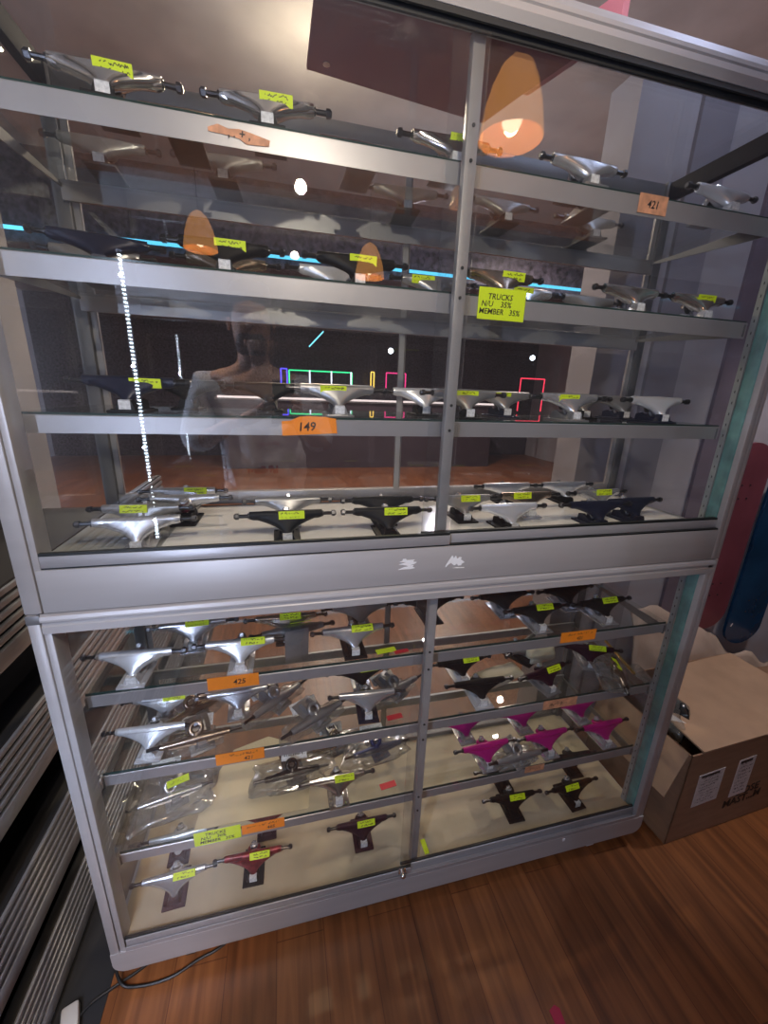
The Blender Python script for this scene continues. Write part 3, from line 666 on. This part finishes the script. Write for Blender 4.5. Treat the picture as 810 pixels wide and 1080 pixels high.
# far counter with neon frames
ctr = empty('bar_counter', (2.0, 6.9, 0), 0, 'long dark bar counter with a white edge line at the far end of the shop', 'counter')
MB().box(-2.6, 2.6, 0, .6, 0, 1.22).build('counter_body', mat('dark_counter', (.05, .035, .05), .5), ctr)
MB().box(-2.7, 2.7, -.05, .65, 1.22, 1.26).build('counter_top', M['alu_dark'], ctr)
MB().box(-2.65, 2.65, -.07, -.05, 1.25, 1.285).build('edge_light', emat('counter_edge_glow', (1, .85, .8), 1.6), ctr)
def neon(x0, x1, z0, z1, y, col, s, label, mids=()):
    m = emat('neon_' + label.split()[0], col, s); mb = MB(); r = .012
    P = [(x0, z0), (x0, z1), (x1, z1), (x1, z0)]
    for a, b in zip(P, P[1:]): mb.tube([(a[0], y, a[1]), (b[0], y, b[1])], r, 6)
    o = mb.build('neon_sign', m)
    tag(o, label, 'neon light', 'neon frames on the far wall'); return o
neon(.57, 1.76, 1.42, 1.77, 7.4, (.05, 1, .35), 2.2, 'green neon outline above the far counter')
neon(.42, .53, 1.42, 1.79, 7.4, (.10, .08, 1), 3, 'blue narrow neon outline left of the green one')
neon(2.14, 2.20, 1.42, 1.80, 7.4, (1, .65, .1), 2.5, 'yellow narrow neon outline right of the green one')
neon(2.45, 2.85, 1.42, 1.80, 7.4, (.9, .05, .25), 2.0, 'pink neon outline right of the yellow one')
neon(5.2, 5.75, 1.15, 1.80, 7.0, (1, .05, .10), 2.2, 'red square neon outline at the far right')
for x in (.95, 1.36, 1.74): tag(MB().tube([(x, 7.38, 1.45), (x, 7.38, 1.78)], .014, 6).build('neon_tube', emat('white_neon', (.75, .85, 1), 2.5)), ['white upright neon tube', 'white upright neon tube'][0] + ' standing inside the green neon outline', 'neon light', 'upright white neon tubes')
tag(MB().tube([(.90, 6.6, 2.12), (1.14, 6.6, 2.37)], .012, 6).build('neon_tube', emat('cyan_neon_slant', (.2, .8, 1), 2.5)), 'slanted cyan neon stick high in the background', 'neon light')
for x in (-1.8, 0.2, 2.0, 4.0): pass
tag(MB().tube([(-2.2, 3.0, 2.43), (4.4, 3.0, 2.43)], .013, 6).build('neon_tube', emat('cyan_neon_long', (.12, .65, 1), 2.0)), 'very long horizontal cyan light tube hanging behind the second shelf', 'neon light')
for i, (x, y, z) in enumerate(((2.42, 7.0, 2.17), (5.4, 7.0, 2.2))):
    b = bmesh.new(); bmesh.ops.create_uvsphere(b, u_segments=12, v_segments=8, radius=.05); m_ = MB(); m_.bm.free(); m_.bm = b
    o = m_.build('spotlight', emat('spot_glow', (.8, .92, 1), 9)); o.location = (x, y, z); tag(o, ['small bright white spotlight above the pink neon', 'small bright white spotlight at the far right'][i], 'spotlight')

# ------------------------------------------------------------------ rack at the left
for i, z in enumerate((.86, .56, .26, .024)):
    r = empty('ribbed_shelf', (-.12, -.4, z), 0, ['topmost ribbed metal shelf of the rack left of the cabinet', 'second ribbed metal shelf from the top, left of the cabinet', 'third ribbed metal shelf from the top, left of the cabinet', 'lowest ribbed metal shelf at the floor, left of the cabinet'][i], 'shelf', 'ribbed metal shelves')
    MB().box(-.030, -.010, -.9, 1.7, 0, .158).build('ribbed_front', M['rack_dark'], r)  # dark backing colours in the shade between the ribs
    MB().box(-.012, .0, -.9, 1.7, 0, .040, .002).build('front_lip', M['rack'], r, True)
    for k in range(5):
        zz = .050 + k * .0225
        MB().box(-.012, -.001 - k * .0008, -.9, 1.7, zz, zz + .0125, .0015).build('rib', M['rack'], r, True)
    MB().box(-.50, -.03, -.9, 1.7, .002, .012).build('tray', M['rack_dark'], r)
o = MB().box(-.60, -.02, -.10, 1.7, 0, .003).build('floor_shade_sheet', M['groove']); tag(o, 'black sheet standing in for shade on the floor between the rack and the cabinet', 'shade sheet')  # thin black sheet added to stand in for the shade on the floor
rk = empty('rack_frame', (-.5, -.4, 0), 0, 'dark metal back frame carrying the ribbed shelves', 'rack')
MB().box(-.145, -.13, -.9, 1.7, 0, 1.05).build('back_panel', M['rack_dark'], rk)
for y in (-.88, .56): MB().box(-.13, -.125, y, y + .03, 0, 1.0).build('upright', M['rack_dark'], rk)

# ------------------------------------------------------------------ decks on the partition
def deck_profile(w, l, n=14):
    p = []; r = w / 2
    for k in range(n + 1):
        a = math.pi * k / n; p.append((r * math.cos(a), l / 2 - r * .85 + r * .85 * math.sin(a)))
    for k in range(n + 1):
        a = math.pi + math.pi * k / n; p.append((r * math.cos(a), -l / 2 + r * .85 + r * .85 * math.sin(a)))
    return p
for nm, x, y, z, m, lb in (('maroon', 2.236, .452, .870, 'maroon_deck', 'maroon skateboard deck hanging upright just right of the cabinet'), ('blue', 2.462, .440, .775, 'blue_deck', 'glossy dark blue skateboard deck hanging upright at the right edge')):
    r = empty('skateboard_deck', (x, y, z), 0, lb, 'skateboard deck', 'decks hanging on the partition')
    MB().prism(deck_profile(.212, .83), 'y', -.006, .006).build('board', M[m], r, True)
    mb = MB()
    for sx in (-.022, .022):
        for zz in (-.245, -.19, .19, .245): mb.tube([(sx, -.0062, zz), (sx, -.0085, zz)], .0035, 8)
    mb.build('bolt_hole', M['groove'], r)
    if nm == 'blue': MB().prism([(-.085, -.315), (-.078, -.300), (-.074, -.303), (-.081, -.318)], 'y', -.0072, -.006).build('white_scratch', M['wht'], r)
# red tape strip between decks
o = MB().box(2.345, 2.352, .470, .4748, .98, 1.16).build('red_edge_tape', M['red']); tag(o, 'short red tape strip between the maroon and blue decks', 'tape')
# maroon board lying on the glass top of the cabinet
bd = empty('maroon_board', (.70, .15, ZT - .0055), 0, 'flat maroon board with pink edge lying on the glass top', 'board')
mb = MB(); mb.prism([(-.185, -.13), (.30, -.14), (.235, .04), (.20, .145), (.05, .128), (-.19, .10)], 'z', 0, .008); mb.build('panel', mat('maroon_board_paint', (.34, .10, .14), .5, 0, .1, 5), bd)
mb = MB(); mb.prism([(.30, -.14), (.312, -.14), (.247, .04), (.235, .04)], 'z', 0, .05); mb.build('pink_border', M['pink'], bd)
mb = MB(); mb.tube([(-.155, .075, -.0005), (-.155, .075, -.002)], .007, 12); mb.build('screw', M['silver'], bd)

# ------------------------------------------------------------------ cardboard box on the floor
bx = empty('cardboard_box', (1.89, .15, 0), R(2.5), 'brown cardboard shipping box with two labels on the floor right of the cabinet', 'box')
X0, X1, Y0, Y1, H = -.265, .42, -.165, .20, .375
t = .005
mb = MB()
mb.box(X0, X1, Y0, Y0 + t, 0, H); mb.box(X0, X1, Y1 - t, Y1, 0, H); mb.box(X0, X0 + t, Y0, Y1, 0, H); mb.box(X1 - t, X1, Y0, Y1, 0, H); mb.box(X0, X1, Y0, Y1, 0, t)
mb.build('box_body', M['card_box'], bx)
mb = MB(); mb.prism([(X0 + .045, Y0 - .002), (X1, Y0 - .002), (X1, Y1 - .01), (X0 + .33, Y1 - .02), (X0 + .065, Y0 + .17)], 'z', H + .004, H + .0095); mb.build('top_flap', M['card_light'], bx)
mb = MB(); v = [Vector(p) for p in ((X0 + .001, Y0 + .01, H), (X0 + .001, Y1 - .02, H), (X0 - .05, Y1 - .02, H - .14), (X0 - .05, Y0 + .02, H - .17))]
mb.prism([(X0 - .001, H), (X0 + .003, H), (X0 - .052, H - .16), (X0 - .056, H - .158)], 'y', Y0 + .01, Y1 - .03); mb.build('side_flap', M['card_light'], bx)
for k, (lx, lz, lw, lh, rz_) in enumerate(((-.143, .215, .112, .138, -3), (.015, .215, .078, .165, -3))):
    o = MB().box(-lw / 2, lw / 2, -.001, 0, -lh / 2, lh / 2).build('shipping_label', M['label'], bx); o.location = (lx, Y0 - .0005, lz)
    o.rotation_euler = (0, R(rz_), 0)
    link('print', scribble(lw * .85, lh * .86, 9, 40 + k, .0011), o, (0, -.0015, 0))
    MB().box(-lw * .4, lw * .3, -.0014, -.001, lh * .40, lh * .46).build('bar', M['ink'], o)
w = link('marker_writing', text_mesh(['  OOSE', 'MAST...M'], .034, M['ink'], 0, 1.1), bx, (.055, Y0 - .001, .125), (0, R(-3), 0))
mb = MB(); 
for k in range(3): mb.box(-.10 + k * .06, -.088 + k * .06, Y0 + .20 + k * .035, Y0 + .24 + k * .035, H + .0097, H + .0112)
mb.build('tape_strip', M['tape'], bx)
o = MB().prism([(-.215, Y0 + .13), (-.165, Y0 + .10), (-.180, Y0 + .165)], 'z', H + .0097, H + .0112).build('paper_corner', M['wht'], bx)
# dark goods inside the box / heap of wrapped cables
mb = crumple(MB(), .055, .13, .09, 31, .3); o = mb.build('wrapped_cable_heap', M['bag'], None, True); o.location = (1.73, .20, .25); tag(o, 'heap of dark plastic-wrapped hardware sticking out of the cardboard box', 'hardware bag')
mb = crumple(MB(), .045, .11, .075, 33, .4); mb.build('hardware', M['black_gloss'], o, True)
# beige foam sheet draped behind the box
mb = MB(); n1, n2 = 26, 12; g = []
for i in range(n1):
    row = []
    for j in range(n2):
        u_, v_ = i / (n1 - 1), j / (n2 - 1)
        x = 1.80 + u_ * .95; y = .455 - v_ * .085 - .012 * noise.noise(Vector((u_ * 9, v_ * 4, 3))); z = .60 - .30 * u_ * .8 - .21 * v_ - .05 * (v_ * v_) - .13 * max(0, min(1, (u_ - .42) / .25)) + .05 * noise.noise(Vector((x * 7, y * 30, 0))) + .02 * math.sin(u_ * 11 + v_ * 3)
        row.append(mb.bm.verts.new((x, y, z)))
    g.append(row)
for i in range(n1 - 1):
    for j in range(n2 - 1): mb.bm.faces.new((g[i][j], g[i + 1][j], g[i + 1][j + 1], g[i][j + 1]))
o = mb.build('foam_sheet', M['beige'], None, True); md = o.modifiers.new('s', 'SOLIDIFY'); md.thickness = .006
tag(o, 'crumpled beige foam sheet draped behind the cardboard box', 'foam sheet')
mb = MB(); mb.box(2.32, 2.75, .02, .34, 0, .30, .004); tag(mb.build('cardboard_stack', M['card_box'], None, True), 'plain cardboard carton standing behind the labelled box', 'box')

# ------------------------------------------------------------------ cords, plug and scrap on the floor
def curve_tube(name, pts, r, m, label, cat):
    P = []
    for i in range(len(pts) - 1):
        p0, p1, p2, p3 = [Vector(pts[max(0, min(len(pts) - 1, i + k))]) for k in (-1, 0, 1, 2)]
        for s in range(8):
            t_ = s / 8; P.append(.5 * ((2 * p1) + (-p0 + p2) * t_ + (2 * p0 - 5 * p1 + 4 * p2 - p3) * t_ ** 2 + (-p0 + 3 * p1 - 3 * p2 + p3) * t_ ** 3))
    P.append(Vector(pts[-1])); return tag(MB().tube(P, r, 8).build(name, m, None, True), label, cat)
curve_tube('extension_lead', [(-.018, .10, .36), (-.016, .055, .20), (-.014, .035, .09), (.005, .0, .016), (.05, -.012, .005), (.118, -.012, .005), (.18, .008, .005), (.248, .03, .005), (.36, .12, .005)], .0036, M['cord'], 'black power cord running down the left side and under the cabinet', 'cord')
curve_tube('extension_lead', [(.15, .10, .005), (.06, .03, .005), (-.01, .0, .005), (-.05, -.02, .008), (-.075, -.05, .014)], .0035, M['cord'], 'thin black cord leading from under the cabinet to the white plug', 'cord')
pl = empty('power_plug', (-.083, -.045, .003), R(20), 'off-white power plug lying on the floor at the rack foot', 'plug')
MB().box(-.018, .018, -.035, .03, 0, .022, .007).build('plug_body', M['plug'], pl, True)
mb = MB()
for sx in (-.007, .007): mb.tube([(sx, -.035, .011), (sx, -.052, .011)], .0025, 8)
mb.build('pin', M['silver'], pl, True)
o = MB().prism([(-.012, -.028), (.010, -.030), (.014, .020), (.004, .028), (-.013, .022)], 'z', 0, .002).build('red_scrap', mat('crimson_plastic', (.42, .02, .06), .4)); o.location = (1.03, -.295, .0003); tag(o, 'small crimson plastic scrap on the wood floor', 'scrap')

# ------------------------------------------------------------------ pendant lamps behind the camera (they show in the front glass)
M['shade'] = mat('orange_lamp_shade', (.85, .45, .18), .5, emit=(1, .42, .10), es=1.7)
M['shade_in'] = emat('lamp_glow', (1, .72, .42), 9)
def pendant(x, y, z, s, label):
    r = empty('pendant_lamp', (x, y, z), 0, label, 'pendant lamp', 'pendant lamps in the shop')
    mb = MB(); P = [(0, .30), (.03, .295), (.07, .26), (.10, .20), (.125, .12), (.14, .04), (.145, 0)]; rs = []
    for rr, zz in P[1:]: rs.append([(rr * s * math.cos(2 * math.pi * k / 24), rr * s * math.sin(2 * math.pi * k / 24), zz * s) for k in range(24)])
    mb.rings(rs, False); mb.build('lamp_shade', M['shade'], r, True)
    mb = MB(); mb.tube([(0, 0, .28 * s), (0, 0, 2.95 - z)], .004, 6); mb.build('cord', M['cord'], r)
    b = bmesh.new(); bmesh.ops.create_uvsphere(b, u_segments=12, v_segments=8, radius=.045 * s); m_ = MB(); m_.bm.free(); m_.bm = b
    o = m_.build('bulb', M['shade_in'], r, True); o.location = (0, 0, .07 * s)
    return r
pendant(1.50, -1.30, 2.555, 1.0, 'nearest orange pendant lamp reflected at the top right of the glass')
pendant(-.125, -3.0, 2.42, .85, 'orange pendant lamp reflected at the left of the second shelf')
pendant(1.19, -3.0, 2.35, .85, 'orange pendant lamp reflected in the middle of the second shelf')
# LED strip behind the camera
ls = empty('led_strip', (-.13, -1.15, .75), 0, 'vertical strip of small white LEDs reflected in the cabinet glass', 'light strip')
MB().box(-.009, .009, -.006, 0, 0, 1.15).build('channel', M['alu_dark'], ls)
mb = MB(); z = .01
while z < 1.14:
    mb.box(-.005, .005, 0, .002, z, z + .006); z += .0145
mb.build('led_dots', emat('led_glow', (.75, .88, 1), 26), ls)

# ------------------------------------------------------------------ the photographer (only seen as a reflection)
def skin(name, verts, edges, rad, m, parent, sub=2, root=0):
    me = bpy.data.meshes.new(name); me.from_pydata([Vector(v) for v in verts], edges, []); me.materials.append(m)
    o = link(name, me, parent)
    sk = o.modifiers.new('skin', 'SKIN'); sk.use_smooth_shade = True
    sv = me.skin_vertices
    if not sv:
        bpy.context.view_layer.objects.active = o
    for i, r_ in enumerate(rad):
        d = me.skin_vertices[0].data[i]; d.radius = (r_[0], r_[1]) if hasattr(r_, '__len__') else (r_, r_); d.use_root = (i == root)
    s_ = o.modifiers.new('sub', 'SUBSURF'); s_.levels = sub; s_.render_levels = sub
    return o
per = empty('person', (.33, -1.12, 0), 0, 'person in light grey shirt holding up a phone, reflected in the cabinet glass', 'person')
V = [(0, 0, .93), (0, 0, 1.10), (0, 0, 1.28), (0, .01, 1.44), (0, .015, 1.52), (0, .03, 1.60), (0, .035, 1.68), (0, .02, 1.76),
     (-.19, 0, 1.43), (-.26, .07, 1.18), (-.05, .27, 1.30),
     (.19, 0, 1.43), (.29, .07, 1.18), (.16, .27, 1.30),
     (-.10, 0, .88), (-.12, .02, .48), (-.12, -.02, .09), (-.13, .12, .05),
     (.10, 0, .88), (.12, .02, .48), (.12, -.02, .09), (.13, .12, .05)]
E_ = [(0, 1), (1, 2), (2, 3), (3, 4), (4, 5), (5, 6), (6, 7), (3, 8), (8, 9), (9, 10), (3, 11), (11, 12), (12, 13), (0, 14), (14, 15), (15, 16), (16, 17), (0, 18), (18, 19), (19, 20), (20, 21)]
Rr = [(.15, .11), (.145, .10), (.16, .11), (.14, .09), (.055, .055), (.075, .085), (.085, .10), (.065, .075), .058, .044, .028, .058, .044, .028, .085, .058, .04, .035, .085, .058, .04, .035]
body = skin('body', V, E_, Rr, M['skin'], per)
skin('shirt', [V[i] for i in (0, 1, 2, 3)] + [V[8], (-.255, .06, 1.20), V[11], (.28, .06, 1.20), (-.17, .15, 1.23), (.22, .15, 1.23)], [(0, 1), (1, 2), (2, 3), (3, 4), (4, 5), (3, 6), (6, 7), (5, 8), (7, 9)], [(.175, .135), (.165, .12), (.18, .13), (.15, .105), .075, .062, .075, .062, .048, .048], M['shirt'], per)
skin('trousers', [V[0], V[14], V[15], (-.12, -.01, .14), V[18], V[19], (.12, -.01, .14)], [(0, 1), (1, 2), (2, 3), (0, 4), (4, 5), (5, 6)], [(.165, .125), .105, .075, .06, .105, .075, .06], M['trouser'], per)
mb = crumple(MB(), .082, .098, .045, 50, .04); h = mb.build('hair', M['hair'], per, True); h.location = (0, .01, 1.735)
mb = crumple(MB(), .060, .055, .045, 51, .05); h = mb.build('beard', M['hair'], per, True); h.location = (0, .068, 1.545)
mb = MB()
for sx in (-1, 1): mb.torus((sx * .032, .131, 1.685), .011, .004, (0, 1, 0), 10, 6)
mb.tube([(0, .115, 1.69), (0, .145, 1.65), (0, .128, 1.64)], [.008, .014, .01], 8)
mb.build('facial_features', M['skin'], per, True)
for sx in (-1, 1):
    mb = MB(); mb.torus((sx * .088, .02, 1.665), .018, .007, (1, 0, 0), 10, 6); mb.build('ear', M['skin'], per, True)
    wx, wy, wz = (-.05, .27, 1.30) if sx < 0 else (.16, .27, 1.30)
    px = .114 - .0 + sx * .040                                      # side of the phone
    hv = [(wx, wy, wz), (px + sx * .012, .325, 1.345)]; he = [(0, 1)]; hr = [.024, (.022, .032)]
    for k in range(4):
        b0 = len(hv); zz = 1.335 + k * .020
        hv += [(px + sx * .014, .340, zz), (px + sx * .010, .362, zz + .004), (px - sx * .012, .366, zz + .006)]; he += [(1, b0), (b0, b0 + 1), (b0 + 1, b0 + 2)]; hr += [.0095, .0085, .0075]
    b0 = len(hv); hv += [(px + sx * .004, .318, 1.375), (px - sx * .014, .336, 1.395)]; he += [(1, b0), (b0, b0 + 1)]; hr += [.011, .009]
    skin('hand', hv, he, hr, M['skin'], per, 1)
mb = crumple(MB(), .135, .05, .15, 61, .22, 4); pb = mb.build('carrier_bag', mat('white_bag_plastic', (.85, .83, .84), .4), None, True); pb.location = (.37, -.86, 1.00); tag(pb, 'white plastic carrier bag with red print hanging from the arm of the person', 'carrier bag')
w = link('print', scribble(.13, .05, 1, 77, .006), pb, (0, .052, .13)); w.data.materials[0] = M['red']
curve_tube('bag_strap', [(.27, -.86, 1.19), (.29, -.87, 1.27), (.33, -.87, 1.26), (.38, -.86, 1.22)], .006, M['wht'], 'x', 'x')
_h = bpy.data.objects['bag_strap']; del _h['label']; del _h['category']; _h.parent = pb; _h.location = (-.37, .86, -1.0)
ph = empty('smartphone', (.444, -.765, 1.375), 0, 'dark smartphone held up in both hands of the person', 'phone')
ph.rotation_euler = (R(-16), 0, R(-14))
MB().box(-.038, .038, -.010, -.002, -.078, .078, .003).build('case', M['black_gloss'], ph, True)
mb = MB(); mb.tube([(.018, -.003, .055), (.018, .001, .055)], .008, 12); mb.tube([(.018, -.003, .030), (.018, .001, .030)], .008, 12); mb.build('camera_lens', M['chrome'], ph, True)

# ------------------------------------------------------------------ lights
def area(name, loc, target, sx, sy, p, col):
    l = bpy.data.lights.new(name, 'AREA'); l.shape = 'RECTANGLE'; l.size = sx; l.size_y = sy; l.energy = p; l.color = col
    o = bpy.data.objects.new(name, l); COL.objects.link(o); o.location = loc
    o.rotation_euler = (Vector(target) - Vector(loc)).to_track_quat('-Z', 'Y').to_euler(); return o
def point(name, loc, p, col, r=.05):
    l = bpy.data.lights.new(name, 'POINT'); l.energy = p; l.color = col; l.shadow_soft_size = r
    o = bpy.data.objects.new(name, l); COL.objects.link(o); o.location = loc; return o
def spot(name, loc, p, col, r=.03, ang=150, tgt=None):
    l = bpy.data.lights.new(name, 'SPOT'); l.energy = p; l.color = col; l.shadow_soft_size = r; l.spot_size = R(ang); l.spot_blend = .6
    o = bpy.data.objects.new(name, l); COL.objects.link(o); o.location = loc
    if tgt: o.rotation_euler = (Vector(tgt) - Vector(loc)).to_track_quat('-Z', 'Y').to_euler()
    return o
for k in range(4): point('led_strip_light', (-.13, -1.13, .85 + k * .32), 11, (.62, .73, 1), .004)
spot('cabinet_spot_light', (.53, -.95, 2.10), 34, (1, .86, .68), .018, 84, (.58, .15, 1.48))
spot('person_fill', (.75, -.38, 2.75), 60, (1, .92, .85), .05, 46, (.33, -1.08, 1.30))  # unseen spot added to bring out the person's reflection
point('ceiling_warm_light', (.45, -.50, 2.80), 6, (1, .78, .56), .06)
point('ceiling_cool_right_light', (1.75, -.30, 2.75), 10, (.58, .68, 1), .06)
spot('floor_warm_fill', (.20, -1.3, 2.0), 48, (1, .66, .36), .03, 42, (.22, -.36, 0))  # added spot that makes the warm pool on the floor
spot('right_top_fill', (2.25, -.05, 2.75), 60, (1, .88, .82), .05, 38, (2.15, .28, .4))  # unseen spot added to brighten the box and foam sheet
point('lamp_bulb_light', (1.50, -1.30, 2.60), 3, (1, .6, .3), .03)
spot('shop_ceiling_light', (.62, 1.6, 2.70), 80, (1, .80, .55), .04)
point('shop_ceiling_light', (.62, 1.6, 2.70), 8, (1, .80, .58), .03)
point('shop_ceiling_light', (.8, .9, 2.3), 5, (.95, .9, 1), .01)
spot('rack_cool_fill', (.0, -1.25, 1.5), 48, (.66, .76, 1), .02, 50, (-.14, -.25, .35))  # added cool spot that lightens the ribbed rack
for k, (x, y, e) in enumerate(((2.6, 2.4, 110), (-1.2, 4.6, 160), (1.0, 4.4, 220), (3.2, 5.4, 220))): spot('shop_ceiling_light', (x, y, 2.90), e, (1, .84, .72), .03)
point('shop_fill_light', (1.6, 2.2, 1.9), 14, (.9, .88, 1), .02)
wd = bpy.data.worlds.new('world'); SC.world = wd; wd.use_nodes = True
wd.node_tree.nodes['Background'].inputs[0].default_value = (.32, .30, .40, 1); wd.node_tree.nodes['Background'].inputs[1].default_value = .22

# ------------------------------------------------------------------ camera
F, YAW, PITCH, ROLL = 421.35, R(14.193), R(16.621), R(2.019)
fw = Vector((math.sin(YAW) * math.cos(PITCH), math.cos(YAW) * math.cos(PITCH), -math.sin(PITCH)))
rt = Vector((math.cos(YAW), -math.sin(YAW), 0)); up = rt.cross(fw)
r2 = rt * math.cos(ROLL) + up * math.sin(ROLL); u2 = -rt * math.sin(ROLL) + up * math.cos(ROLL)
cam = bpy.data.cameras.new('camera'); co = bpy.data.objects.new('camera', cam); COL.objects.link(co)
mw = Matrix((r2, u2, -fw)).transposed().to_4x4(); mw.translation = Vector((.4440, -.7324, 1.4217))
co.matrix_world = mw
cam.sensor_fit = 'VERTICAL'; cam.sensor_height = 24; cam.sensor_width = 18; cam.lens = 24 * F / 1080; cam.clip_start = .01; cam.clip_end = 60
SC.camera = co
